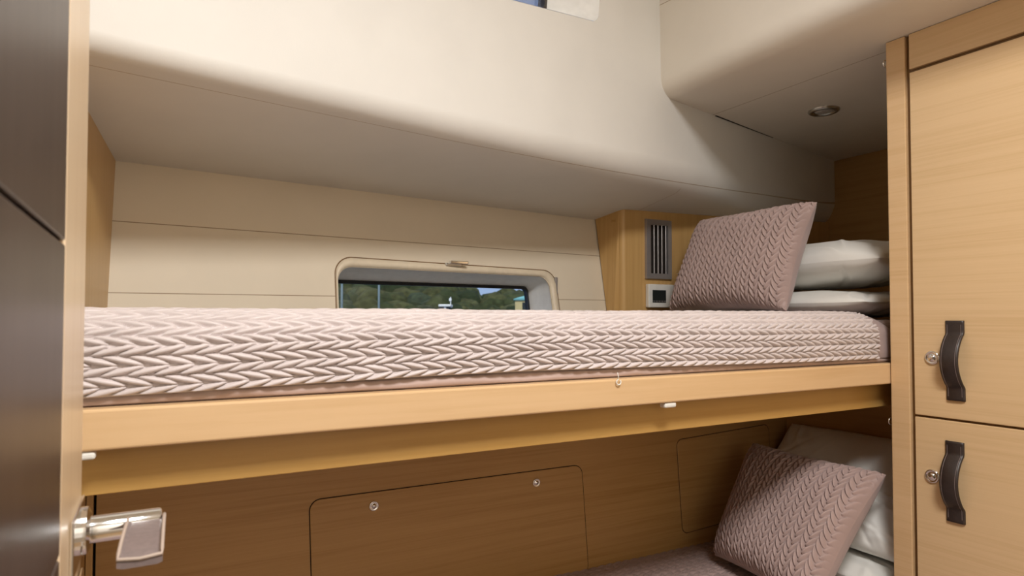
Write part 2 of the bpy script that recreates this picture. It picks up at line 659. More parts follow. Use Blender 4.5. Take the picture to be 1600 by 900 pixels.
# port light in the trunk side
win2 = struct(empty('window_2', trunk(port_c[0][0], port_c[0][1])))
toff = lambda d: (lambda s, z: trunk(s, z) + Vector((-0.206 * d, 0.9785 * d, 0)))
pg = [trunk_sv(690, -40), trunk_sv(880, 10), trunk_sv(886, -80), trunk_sv(702, -170)]
pgo = rquad(pg, 0.018, 6)
cx = sum(p[0] for p in pgo) / len(pgo); cz = sum(p[1] for p in pgo) / len(pgo)
pgi = [(cx + (a - cx) * 0.93, cz + (b - cz) * 0.90) for a, b in pgo]
bm = bmesh.new()
loft(bm, [[toff(-0.001)(*p) for p in port], [toff(0.006)(*((a * .97 + cx * .03), (b * .97 + cz * .03))) for a, b in port], [toff(0.055)(*p) for p in pgo]])
from_bm('window_reveal', bm, M['white'], win2, smooth=True)
bm = bmesh.new()
loft(bm, [[toff(0.052)(*p) for p in pgo], [toff(0.048)(*p) for p in pgi], [toff(0.070)(*p) for p in pgi], [toff(0.070)(*p) for p in pgo]])
from_bm('window_gasket', bm, M['leather'], win2)
bm = bmesh.new()
R = loft(bm, [[toff(0.060)(*p) for p in pgi], [toff(0.065)(*p) for p in pgi]])
bm.faces.new(R[0]); bm.faces.new(R[1])
from_bm('window_pane', bm, M['glass'], win2)
# pale stay across the pane
bm = bmesh.new()
add_tube(bm, [toff(0.056)(*trunk_sv(838, 6)), toff(0.056)(*trunk_sv(780, -90))], 0.004, 8)
from_bm('window_stay', bm, M['steel'], win2)

# ---- low ceiling over the head of the berth, with its rounded beam face
RB = 0.045
prof = [(X_BEAM - 0.010, ZTOP + 0.03), (X_BEAM, ZC + RB)]
for k in range(1, 11):
    a = math.radians(90 * k / 10)
    prof.append((X_BEAM + RB - RB * math.cos(a), ZC + RB - RB * math.sin(a)))
prof += [(X_BEAM + 0.25, ZC), (XB, ZC)]
bseam = atX(1026, 12, X_BEAM); bseam2 = atX(1050, 0, X_BEAM)
db = (bseam2 - bseam).normalized()
M['liner_ceiling'] = mat_liner('cream_low_ceiling', (0.79, 0.73, 0.64),
                               [((1, 0, 0), (1.325, 0, 0), 0.0011), (db.cross(Vector((1, 0, 0))), bseam, 0.0009)], seam_col=(0.40, 0.31, 0.21))
bm = bmesh.new()
L0 = []
L1 = []
for x, z in prof:
    L0.append(Vector((x, Y_BACK, Z(z))))
    L1.append(Vector((x, trunk(x, 0).y + 0.012, Z(z))))
R = loft(bm, [L0, L1], close=False)
for f in bm.faces: f.smooth = True
ceil_low = struct(from_bm('ceiling', bm, M['liner_ceiling'], recalc=False))
# dark joint where the ceiling meets the trunk
pa, pb = atZ(1125, 178, ZC), atZ(1215, 213, ZC)
bm = bmesh.new()
ya = lambda x: trunk(x, 0).y
add_hexa(bm, [(pa.x, ya(pa.x) - 0.0045, Z(ZC) - 0.0012), (pb.x, ya(pb.x) - 0.001, Z(ZC) - 0.0012), (pb.x, ya(pb.x) + 0.004, Z(ZC) - 0.0012), (pa.x, ya(pa.x) + 0.004, Z(ZC) - 0.0012),
              (pa.x, ya(pa.x) - 0.0045, Z(ZC) + 0.002), (pb.x, ya(pb.x) - 0.001, Z(ZC) + 0.002), (pb.x, ya(pb.x) + 0.004, Z(ZC) + 0.002), (pa.x, ya(pa.x) + 0.004, Z(ZC) + 0.002)])
struct(from_bm('trim_1', bm, M['gap']))

# ---- coachroof ceiling with the hatch, floor and the walls around the camera
M['liner_roof'] = mat_liner('cream_coachroof', (0.78, 0.72, 0.62))
bm = bmesh.new()
plate_with_hole(bm, [(XA, Y_BACK), (X_BEAM + 0.02, Y_BACK), (X_BEAM + 0.02, 1.45), (XA, 1.45)],
                rrect(0.08, 0.60, -0.46, 0.06, 0.05), lambda a, b: Vector((a, b, Z(ZTOP))))
struct(from_bm('ceiling', bm, M['liner_roof']))
hatch = struct(empty('window_3', (0.34, -0.20, Z(ZTOP))))
bm = bmesh.new()
o_ = rrect(0.05, 0.63, -0.49, 0.09, 0.06); i_ = rrect(0.09, 0.59, -0.45, 0.05, 0.045)
loft(bm, [[(a, b, Z(ZTOP) + 0.0) for a, b in o_], [(a, b, Z(ZTOP) - 0.008) for a, b in o_], [(a, b, Z(ZTOP) - 0.008) for a, b in i_], [(a, b, Z(ZTOP) + 0.06) for a, b in i_]])
from_bm('hatch_frame', bm, M['white'], hatch)
bm = bmesh.new()
bm.faces.new([bm.verts.new((a, b, Z(ZTOP) + 0.05)) for a, b in o_])
from_bm('hatch_blind', bm, M['white'], hatch)
struct(box('floor', XA - 0.05, XB + 0.05, Y_BACK - 0.05, 1.75, -0.03, 0.0, M['floor']))
M['liner_wall'] = mat_liner('cream_wall', (0.72, 0.65, 0.54))
struct(box('wall_left', XA - 0.04, XA, Y_BACK, 1.75, 0, Z(ZTOP) + 0.03, M['liner_wall']))
struct(box('wall_right', XB, XB + 0.04, Y_BACK, 1.9, 0, Z(ZTOP) + 0.03, M['liner_wall']))
struct(box('wall_back', XA, XB, Y_BACK - 0.04, Y_BACK, 0, Z(ZTOP) + 0.03, M['liner_wall']))

# ---- wooden partition at the foot, end wall at the head
bm = bmesh.new()
yb, yt = hull(X_BULK, -0.6).y, hull(X_BULK, 0.30).y
zs = Z(0.30)
pts = []
x1 = X_BULK
xf = lambda y: -0.0704 - 0.1095 * (1.40 - y)
sec = [(0.79, Z(-1.33)), (hull(x1, -1.33).y, Z(-1.33)), (hull(x1, 0.294).y, Z(0.294)), (trunk(x1, 0).y + 0.03, Z(zc_at(x1) - 0.002)), (trunk(x1, 0).y + 0.012, Z(zc_at(x1) + 0.03)), (0.79, Z(zc_at(x1) + 0.03))]
a = [bm.verts.new((xf(y), y, z)) for y, z in sec]
b = [bm.verts.new((xf(y) - 0.02, y, z)) for y, z in sec]
bm.faces.new(a); bm.faces.new(b[::-1])
for i in range(6):
    j = (i + 1) % 6
    bm.faces.new((a[i], b[i], b[j], a[j]))
struct(from_bm('wall_foot', bm, M['wood_z']))
struct(box('wall_head', X_END, X_END + 0.02, 0.55, 1.50, Z(-0.5), Z(ZC) - 0.0005, M['wood_head']))

# ---- wooden wall behind the lower berth
gpx = atY(148, 820, Y_LOW).x
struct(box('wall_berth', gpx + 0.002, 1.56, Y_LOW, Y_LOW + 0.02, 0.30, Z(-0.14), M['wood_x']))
struct(box('trim_2', xf(Y_LOW) + 0.001, gpx - 0.002, Y_LOW - 0.001, Y_LOW + 0.02, 0.30, Z(-0.14), M['wood_z'])) 
struct(box('trim_3', gpx - 0.03, gpx + 0.03, Y_LOW + 0.021, Y_LOW + 0.03, 0.30, Z(-0.14), M['gap']))
struct(box('wall_berth_end', 1.545, 1.565, 0.56, Y_LOW - 0.0005, 0.30, Z(-0.14), M['wood_head']))

# ================================================================== DOOR on the left, swung into the cabin
XD = -0.0474
yd_b = XD / -0.104
yd_e = XD / -0.0815
door = struct(empty('door_1', (XD - 0.02, (yd_b + yd_e) / 2, 0)))
zsm = [atX(97, 375, XD).z, atX(97, 862, XD).z]
N = NT('dark_wenge_panel')
gr = N.noise(N.mapping((60, 60, 2)), 1.0, 4)
c = N.ramp(gr, [(0.3, (0.040, 0.026, 0.022)), (0.7, (0.062, 0.043, 0.037))])
N.set(color=c, rough=0.36, spec=0.5)
M['wenge'] = N.m
bm = bmesh.new()
for z0, z1 in ((0.06, zsm[1] - 0.0012), (zsm[1] + 0.0012, zsm[0] - 0.0012), (zsm[0] + 0.0012, 1.93)):
    add_box(bm, XD - 0.006, XD, -0.35, yd_b, z0, z1, 0.0012, 2)
from_bm('door_panel', bm, M['wenge'], door)
box('door_core', XD - 0.030, XD - 0.0062, -0.35, yd_b, 0.06, 1.93, M['gap'], door)
box('door_lipping', XD - 0.032, XD, yd_b + 0.0003, yd_e, 0.06, 1.93, M['wood_pale'], door, 0.003, 3)
# lever handle
hz = atX(122, 826, XD).z
hy = yd_e - 0.042
hd = empty('door_handle', (XD, hy, hz))
hd.parent = door
hd.matrix_parent_inverse = Matrix.Translation(-door.location)
hd['label'] = 'chrome lever handle with leather covered grip'


def sub(o):
    o.parent = hd
    o.matrix_parent_inverse = (Matrix.Translation(door.location) @ Matrix.Translation(-door.location) @ Matrix.Translation(hd.location)).inverted()
    return o


bm = bmesh.new()
add_box(bm, XD + 0.0001, XD + 0.0025, hy - 0.036, yd_e - 0.003, hz - 0.0195, hz + 0.0195, 0.001)
sub(from_bm('rose_plate', bm, M['chrome']))
bm = bmesh.new()
add_box(bm, XD + 0.0001, XD + 0.0025, hy - 0.036, yd_e - 0.003, hz - 0.075, hz - 0.0345, 0.001)
sub(from_bm('key_plate', bm, M['chrome']))
bm = bmesh.new()
add_lathe(bm, (XD + 0.0025, hy + 0.012, hz), (1, 0, 0), [(0, 0.0165), (0.004, 0.0165), (0.006, 0.012), (0.006, 0.0)], 32)
sub(from_bm('collar', bm, M['chrome'], smooth=False))
bm = bmesh.new()
yst = hy + 0.012
add_lathe(bm, (XD + 0.006, yst, hz), (1, 0, 0), [(0, 0.0095), (0.0455, 0.0095), (0.047, 0.0085), (0.047, 0.0)], 32)
sub(from_bm('stem', bm, M['chrome'], smooth=True))
# grip: leather flap wrapped over the lever, running towards the hinge side
bm = bmesh.new()
gx0, gx1 = XD + 0.031, XD + 0.055
sec = []
for k in range(13):
    t = k / 12
    y = yst - 0.006 - 0.062 * t
    z = hz + 0.0050 - 0.003 * t - 0.006 * t ** 3
    sec.append((y, z))
rows = []
for y, z in sec:
    t = (yst - 0.006 - y) / 0.062
    wv = 0.5 - 0.5 * math.cos(min(1, t * 8) * PI) if t < .125 else 1
    x0_, x1_ = gx0 - 0.004 * t, gx1 - 0.002 * t
    r = []
    for m in range(9):
        q = m / 8
        edge = min(q, 1 - q) * 8
        r.append(Vector((x0_ + (x1_ - x0_) * q, y, z - 0.0012 * min(1, edge))))
    rows.append(r)
top = [[bm.verts.new(p) for p in r] for r in rows]
bot = [[bm.verts.new(p - Vector((0, 0, 0.0042))) for p in r] for r in rows]
for G in (top, bot):
    for A, B in zip(G, G[1:]):
        for m in range(8):
            bm.faces.new((A[m], A[m + 1], B[m + 1], B[m]))
for A, B in ((top[0], bot[0]), (top[-1], bot[-1]), ([r[0] for r in top], [r[0] for r in bot]), ([r[-1] for r in top], [r[-1] for r in bot])):
    for m in range(len(A) - 1):
        bm.faces.new((A[m], A[m + 1], B[m + 1], B[m]))
sub(from_bm('grip', bm, M['leather_grip'], smooth=False))
bm = bmesh.new()
add_tube(bm, [r[0] + Vector((0.0005, 0, 0.0012)) for r in rows] + [rows[-1][4] + Vector((0, 0, 0.001))] + [r[-1] + Vector((-0.0005, 0, 0.0012)) for r in rows[::-1]], 0.0012, 8)
sub(from_bm('piping', bm, M['thread'], smooth=True))

# ================================================================== LOCKER on the right
lk = tag(empty('locker', (X_LOCK + 0.2, 0.45, 0)), 'tall light oak locker with two visible doors at the right side', 'cupboard')
ypl = atX(1391, 540, X_LOCK).y
ypr = atX(1416.5, 300, X_LOCK).y
ydl = atX(1423.5, 300, X_LOCK).y
zgt = (atX(1425, 107, X_LOCK).z, atX(1425, 112.5, X_LOCK).z)
zg2 = (atX(1436, 648, X_LOCK).z, atX(1436, 651.5, X_LOCK).z)
YF = 0.02
box('post', X_LOCK, X_LOCK + 0.03, ypr, ypl, 0.0, Z(ZC) - 0.001, M['wood_post'], lk, 0.0015)
box('carcass', X_LOCK + 0.012, X_LOCK + 0.5, YF - 0.02, ypr - 0.0003, 0.0, Z(ZC) - 0.001, M['wood_board'], lk)
box('groove_back', X_LOCK + 0.009, X_LOCK + 0.0118, YF, ypr - 0.0003, 0.02, Z(ZC) - 0.001, M['wood_dark'], lk)
box('head_rail', X_LOCK, X_LOCK + 0.0088, YF, ydl, zgt[0], Z(ZC) - 0.001, M['wood_y'], lk, 0.001)


def locker_door(z0, z1, hpx, lpx, nm):
    d = box('door', X_LOCK, X_LOCK + 0.0088, YF, ydl - 0.0002, z0, z1, M['wood_y'], lk, 0.0014)
    def kid(o):
        o.parent = d
        o.matrix_parent_inverse = Matrix.Identity(4)
        return o
    # bowed leather strap handle
    pt = atX(1493, hpx[0], X_LOCK); pb = atX(1494, hpx[1], X_LOCK)
    yc, zt, zb = (pt.y + pb.y) / 2, pt.z, pb.z
    L = zt - zb
    W = 0.0155
    bmh = bmesh.new()
    prof = []
    for k in range(41):
        t = k / 40
        if t < 0.17 or t > 0.83:
            dd = 0.0
        else:
            q = (t - 0.17) / 0.66
            dd = math.sin(q * PI) ** 0.75 * 0.023 if 0 < q < 1 else 0
        prof.append((zt - L * t, dd))
    ring = []
    for z, dd in prof:
        w = W * (1.0 - 0.0 * dd)
        th = 0.0042
        xs = X_LOCK - 0.0003 - dd
        r = [(xs, yc - w), (xs - th * 0.6, yc - w), (xs - th, yc - w * 0.82), (xs - th * 1.12, yc), (xs - th, yc + w * 0.82), (xs - th * 0.6, yc + w), (xs, yc + w)]
        ring.append([Vector((x, y, z)) for x, y in r])
    Rr = loft(bmh, ring, close=True)
    bmh.faces.new(Rr[0]); bmh.faces.new(Rr[-1][::-1])
    h = kid(from_bm('handle', bmh, M['leather'], smooth=True))
    h['label'] = 'bowed dark brown leather strap handle'
    for sgn in (-1, 1):
        bms = bmesh.new()
        add_tube(bms, [(X_LOCK - 0.0003 - dd - 0.0042, yc + sgn * W * 0.74, z) for z, dd in prof[2:39]], 0.0005, 6)
        st = from_bm('stitching', bms, M['leather_grip'])
        st.parent = h
        st.matrix_parent_inverse = Matrix.Identity(4)
    # push-button lock
    lp = atX(lpx[0], lpx[1], X_LOCK)
    bml = bmesh.new()
    add_lathe(bml, (X_LOCK, lp.y, lp.z), (-1, 0, 0), [(-0.0005, 0.0130), (0.002, 0.0130), (0.0035, 0.0115), (0.0035, 0.0095), (0.0015, 0.0085), (0.005, 0.006), (0.0065, 0.0035), (0.0065, 0)], 28)
    b = kid(from_bm('lock', bml, M['chrome'], smooth=True))
    b['label'] = 'round chrome push-button lock'
    return d


d1 = locker_door(zg2[0], zgt[1], (501, 626), (1457, 559), 'a')
d1['label'] = 'upper door with horizontal grain'
d2 = locker_door(0.08, zg2[1], (690, 816), (1457, 744), 'b')
d2['label'] = 'lower door with horizontal grain'
for (px, py) in ((1386, 659), (1380, 97)):
    bm = bmesh.new()
    p = atY(px + 4, py, ypl + 0.001)
    pts = []
    yy = ypl
    for k in range(15):
        a = math.radians(-120 + 300 * k / 14)
        pts.append((X_LOCK + 0.006 - 0.007 * math.cos(a) + 0.002, yy + 0.006, p.z + 0.007 * math.sin(a)))
    add_tube(bm, [(X_LOCK + 0.012, yy - 0.001, pts[-1][2])] + pts[::-1], 0.0013, 8)
    o = from_bm('hook', bm, M['chrome'], lk, smooth=True)

# ================================================================== UPPER BERTH
Y0R = Y_RAIL + 0.0150
ub = tag(empty('upper_bunk', (0.6, 1.0, Z(-0.175))), 'upper bunk with a pale wood front rail over a wood board coloured as shaded', 'bunk')
XL = X_BULK - 0.003
bm = bmesh.new()
add_box(bm, XL, X_LOCK + 0.12, Y0R - 0.012, Y0R + 0.010, Z(-0.1315), Z(-0.0900), 0.003, 3)
from_bm('front_rail', bm, M['wood_rail'], ub)
box('lower_board', XL, X_LOCK + 0.12, Y0R + 0.024, Y0R + 0.042, Z(-0.1825), Z(-0.1085), M['wood_board'], ub, 0.001)
box('base_board', XL, X_LOCK - 0.001, Y0R + 0.0425, 1.19, Z(-0.125), Z(-0.108), M['wood_x'], ub)
box('head_board', X_LOCK - 0.0005, X_END - 0.001, Y0R + 0.0425, 1.25, Z(-0.125), Z(-0.108), M['wood_x'], ub)
for px, py in ((1043, 633), (128, 710)):
    p = atY(px, py, Y0R - 0.002)
    bm = bmesh.new()
    add_box(bm, p.x - 0.012, p.x + 0.012, Y0R - 0.010, Y0R + 0.0038, Z(-0.1315) - 0.0085, Z(-0.1315) - 0.0001, 0.003, 3)
    o = from_bm('buffer', bm, M['plastic'], ub)
    o['label'] = 'white plastic buffer under the rail'
# small hook on a thread hanging over the rail
p = atY(966, 597, Y0R - 0.014)
hk = empty('rail_hook', p, 'tiny clear hook dangling from the quilt hem in front of the upper rail', 'hook')
bm = bmesh.new()
pts = [(p.x + 0.004 * math.cos(a), p.y - 0.001, p.z + 0.004 * math.sin(a)) for a in [math.radians(100 + 300 * k / 12) for k in range(13)]]
add_tube(bm, pts, 0.0009, 6)
from_bm('ring', bm, M['plastic'], hk, smooth=True)
bm = bmesh.new()
add_tube(bm, [Vector(pts[0]), (p.x, p.y - 0.0005, p.z + 0.008), (p.x - 0.002, p.y - 0.001, p.z + 0.014)], 0.0006, 6)
from_bm('thread', bm, M['plastic'], hk, smooth=True)


def vnoise(X, Y, sc, seed=0.0):
    out = np.empty(X.shape)
    f = out.ravel()
    for i, (a, b) in enumerate(zip(X.ravel(), Y.ravel())):
        f[i] = noise.noise((a * sc + seed, b * sc - seed, seed * 0.37))
    return out


def fast_noise(X, Y, seed, waves=14, fmin=3.0, fmax=25.0):
    """sum of random plane waves, cheap smooth noise"""
    rng = np.random.RandomState(seed)
    out = np.zeros(X.shape)
    for _ in range(waves):
        f = fmin * (fmax / fmin) ** rng.rand()
        a = rng.rand() * 2 * PI
        out += np.sin((X * math.cos(a) + Y * math.sin(a)) * f + rng.rand() * 7) / math.sqrt(f / fmin)
    return out / math.sqrt(waves)


def braid(u, v, p, w, K, le=0.30, me_=2.4, lean=0.0):
    r = np.floor(v / w)
    f = v / w - r
    even = (r.astype(int) % 2) == 0
    jit = 0.12 * np.sin(r * 12.9898)
    pr = np.floor(r / 2) * 0.37
    q = np.where(even, u / p - K * f, u / p + K * f - K) + pr
    g = q - np.floor(q)
    cell = np.floor(q)
    l = np.clip(np.sin(PI * np.clip(f, 0.001, 0.999)), 0, 1) ** le
    m = np.abs(2 * g - 1)
    h = np.sqrt(np.clip(1 - (m / np.maximum(l, 0.12)) ** me_, 0, 1)) * (0.30 + 0.70 * l)
    h *= 1 + lean * (0.5 - g)
    h *= 0.92 + 0.10 * np.sin(cell * 7.13 + r * 3.7)
    return h


def path_resample(pts, ds):
    pts = np.array(pts, float)
    d = np.concatenate([[0], np.cumsum(np.linalg.norm(np.diff(pts, axis=0), axis=1))])
    s = np.concatenate([ds(d[-1])])
    return np.stack([np.interp(s, d, pts[:, k]) for k in range(pts.shape[1])], 1), s


# mattress under the quilt: runs the full berth
tm = empty('mattress', (1.0, 1.0, Z(-0.107)), 'thin mattress with a plain satin cover on the upper bunk', 'mattress')
uu = np.linspace(XL + 0.002, X_LOCK + 0.050, 430)
prof = []
yf = Y0R + 0.018
prof += [(yf + 0.010, -0.106), (yf + 0.001, -0.102), (yf, -0.0912), (yf - 0.008, -0.0882), (yf - 0.0092, -0.0845), (yf - 0.0075, -0.078), (yf - 0.003, -0.072), (yf, -0.064), (yf, -0.061)]
for k in range(13):
    a = math.radians(90 * k / 12)
    prof.append((yf + 0.055 - 0.055 * math.cos(a), -0.060 + 0.046 * math.sin(a)))
prof += [(1.0, -0.014), (1.15, -0.014), (1.175, -0.04), (1.18, -0.106)]
pr, sv = path_resample(prof, lambda L: np.concatenate([np.linspace(0, 0.11, 90), np.linspace(0.12, L, 30)]))
U, V = np.meshgrid(uu, sv)
Yp = np.repeat(pr[:, 0][:, None], len(uu), 1)
Zp = np.repeat(pr[:, 1][:, None], len(uu), 1)
wr = fast_noise(U, V * 2.2 + U * 0.6, 5, 18, 25, 120) * np.clip(1 - np.abs(V - 0.036) / 0.010, 0, 1) * 0.0018
P = np.stack([U, Yp - wr - 0.002, Zp + E + wr * 0.3], -1)
grid_mesh('mattress_cover', P, M['satin'], tm)
box('mattress_head', X_LOCK + 0.052, X_END - 0.004, Y0R + 0.03, 1.24, Z(-0.1075), Z(-0.004), M['cushion_back'], tm, 0.02, 4)

# braided quilt
XQ = atY(1370, 540, Y0R + 0.004).x
QW, QP, QK = 0.0106, 0.0235, 1.2
prof = [(Y0R + 0.003, -0.081), (Y0R + 0.001, -0.072), (Y0R + 0.0005, -0.055), (Y0R + 0.0005, -0.040)]
cy_, cz_, ra, rb = Y0R + 0.060, -0.034, 0.0595, 0.043
for k in range(1, 25):
    a = math.radians(90 * k / 24)
    prof.append((cy_ - ra * math.cos(a), cz_ + rb * math.sin(a)))
prof += [(1.0, 0.009), (1.10, 0.006), (1.18, 0.004), (1.21, -0.02)]
pr, sv = path_resample(prof, lambda L: np.concatenate([np.linspace(0, 0.17, 240), np.linspace(0.1715, L, 150)]))
nrm = np.gradient(pr, axis=0)
nrm = np.stack([-nrm[:, 1], nrm[:, 0]], 1)
nrm /= np.linalg.norm(nrm, axis=1)[:, None] + 1e-9
# outward: front face must push towards -Y
if nrm[3, 0] > 0: nrm = -nrm
uu = np.linspace(XL + 0.003, XQ, 760)
U, V = np.meshgrid(uu, sv)
lowf = fast_noise(U, V, 11, 10, 3, 14)
midf = fast_noise(U, V, 12, 14, 20, 70)
Vw = V + 0.0016 * lowf + 0.0006 * midf
Uw = U + 0.004 * lowf
h = braid(Uw, Vw + 0.0002, QP, QW, QK, 0.36)
ef = np.clip(V / 0.002, 0, 1)
crease = np.exp(-((U - 0.235 - 0.3 * (V - 0.05)) / 0.010) ** 2) * np.exp(-((V - 0.045) / 0.035) ** 2)
D = 0.0064 * h * ef - 0.0022 + 0.0018 * lowf + 0.0006 * midf - 0.003 * crease
hang = 0.002 * fast_noise(U, U * 0, 21, 8, 3, 16) * np.clip(1 - V / 0.06, 0, 1) + (0.0075 * np.exp(-((U - 0.48) / 0.42) ** 2) - 0.001) * np.clip(1 - V / 0.09, 0, 1)
Pq = np.stack([U, np.repeat(pr[:, 0][:, None], len(uu), 1) + D * nrm[:, 0][:, None],
               np.repeat(pr[:, 1][:, None], len(uu), 1) + D * nrm[:, 1][:, None] + E + hang], -1)
qt = tag(empty('quilt', (0.6, 0.97, Z(-0.004))), 'pale pink braided quilt spread over the upper bunk mattress', 'quilt')
grid_mesh('braided_cover', Pq, M['quilt'], qt)
# plain border band at the head end
pb_, sb = path_resample([p for p in prof], lambda L: np.linspace(0, L, 120))
ub_ = np.linspace(0, 1, 14)
Pb = np.zeros((120, 14, 3))
for j, q in enumerate(ub_):
    Pb[:, j, 0] = XQ - 0.002 + 0.062 * q
    fade = np.clip((pb_[:, 1] + 0.07) / 0.07, 0, 1)
    Pb[:, j, 1] = pb_[:, 0] + 0.002 + 0.001 * q ** 2 * (pb_[:, 0] < 0.9)
    Pb[:, j, 2] = pb_[:, 1] - 0.016 * q ** 2 * fade + E + 0.001
    Pb[:, j, 1] -= 0.0012 * np.sin(np.linspace(0, 30, 120) + q * 3)
o = grid_mesh('border', Pb, M['cushion_back'], qt)
o['label'] = 'plain border band of the quilt'
tag(tm, 'thin mattress under the pink quilt on the upper bunk', 'mattress')


# ------------------------------------------------------------------ cushions and pillows
def cushion_arrays(W, H, T, n, pat=None, pinch=0.075, amp=0.0055, power=3.6, seed=1, wrinkle=0.0, ear=0.0):
    """front and back grids in local axes: x across, y up, z out of the front"""
    u = np.sin(np.linspace(-PI / 2, PI / 2, n)) * 0.25 + np.linspace(-1, 1, n) * 0.75
    U, V = np.meshgrid(u, u)
    x = U * W / 2 * (1 - pinch * (1 - V ** 2) * np.abs(U) ** 1.5)
    y = V * H / 2 * (1 - pinch * (1 - U ** 2) * np.abs(V) ** 1.5)
    if ear:
        cr = (np.abs(U * V)) ** 6
        x += np.sign(U) * ear * cr
        y += np.sign(V) * ear * cr
    prof = np.clip((1 - np.abs(U) ** power) * (1 - np.abs(V) ** power), 0, 1) ** 0.5
    z = T / 2 * prof
    fade = np.clip(np.minimum(1 - np.abs(U), 1 - np.abs(V)) / 0.02, 0, 1)
    lf = fast_noise(x, y, seed, 12, 8, 40)
    zf = z.copy()
    if pat is not None:
        p, w, K = pat
        hb = braid(y * 1.0 + 0.003 * lf + 10, x + 0.002 * lf + 10 * w, p, w, K, 0.5, 2.0, 0.9)
        zf = zf + amp * hb * fade
    if wrinkle:
        zf = zf + wrinkle * lf * fade
    zb = -z + (wrinkle * fast_noise(x, y, seed + 9, 12, 8, 40) * fade if wrinkle else 0)
    return np.stack([x, y, zf], -1), np.stack([x, y, zb], -1), U, V


def place(A, origin, ex, ey, ez):
    B = np.array([list(ex), list(ey), list(ez)])
    return A @ B + np.array(list(origin))


def frame(BL, BR, TL, TR):
    BL, BR, TL, TR = map(Vector, (BL, BR, TL, TR))
    c = (BL + BR + TL + TR) / 4
    ex = ((BR - BL) + (TR - TL)).normalized()
    ey = ((TL - BL) + (TR - BR))
    ey = (ey - ex * ey.dot(ex)).normalized()
    return c, ex, ey, ex.cross(ey)


def cushion(label, group, BL, BR, TL, TR, T, n, pat, seed, amp=0.0055):
    c, ex, ey, ez = frame(BL, BR, TL, TR)
    W = ((Vector(BR) - Vector(BL)).length + (Vector(TR) - Vector(TL)).length) / 2
    H = ((Vector(TL) - Vector(BL)).length + (Vector(TR) - Vector(BR)).length) / 2
    FA, BA, U, V = cushion_arrays(W, H, T, n, pat, amp=amp, seed=seed)
    # bilinear outline so that the corners land where they sit
    def warp(A):
        u = A[..., 0] / W + 0.5
        v = A[..., 1] / H + 0.5
        P = np.zeros(A.shape)
        for wt, q in (((1 - u) * (1 - v), BL), (u * (1 - v), BR), ((1 - u) * v, TL), (u * v, TR)):
            P += wt[..., None] * np.array(list(q))
        return P + A[..., 2:3] * np.array(list(ez))
    t = tag(empty('throw_cushion', Vector(BL) * 0.5 + Vector(BR) * 0.5), label, 'cushion', group)
    grid_mesh('braided_front', warp(FA), M['cushion'], t)
    sk = 4
    b = grid_mesh('plain_back', warp(BA)[::sk, ::sk], M['cushion_back'], t, flip=True)
    return t


def px_hit_line(px, py, y): return atY(px, py, y)


CBR = Vector((1.215, 0.940, Z(0.015)))
CBL = Vector((1.235, 1.325, Z(0.015)))
CTR = atY(1277, 316, 0.93)
CTL = atY(1098, 347, 1.33)
cushion('mauve braided throw cushion propped upright on the upper bunk, leaning on white pillows', 'braided throw cushions',
        CBL, CBR, CTL, CTR, 0.115, 381, (0.0170, 0.0127, 1.45), 3, 0.0085)


def folds(X, Y, W, H, seed, n=22):
    """soft creases: short curved ridges, most of them running in from the ends and corners"""
    rng = np.random.RandomState(seed)
    out = np.zeros(X.shape)
    for k in range(n):
        side = rng.choice([-1, 1])
        cx = rng.uniform(-0.5, 0.5) * W * 0.95
        cy = side * H * rng.uniform(0.22, 0.47)
        a = math.atan2(-cy, -cx) + rng.uniform(-0.7, 0.7)
        L = rng.uniform(0.04, 0.11)
        sg = rng.uniform(0.004, 0.010)
        dx, dy = X - cx, Y - cy
        u = dx * math.cos(a) + dy * math.sin(a)
        v = -dx * math.sin(a) + dy * math.cos(a) + rng.uniform(-3, 3) * u * u
        out += rng.choice([-1, 1, 1]) * (0.35 + rng.rand() * 0.65) * np.exp(-(v / sg) ** 2) * np.exp(-(u / L) ** 2)
    return out


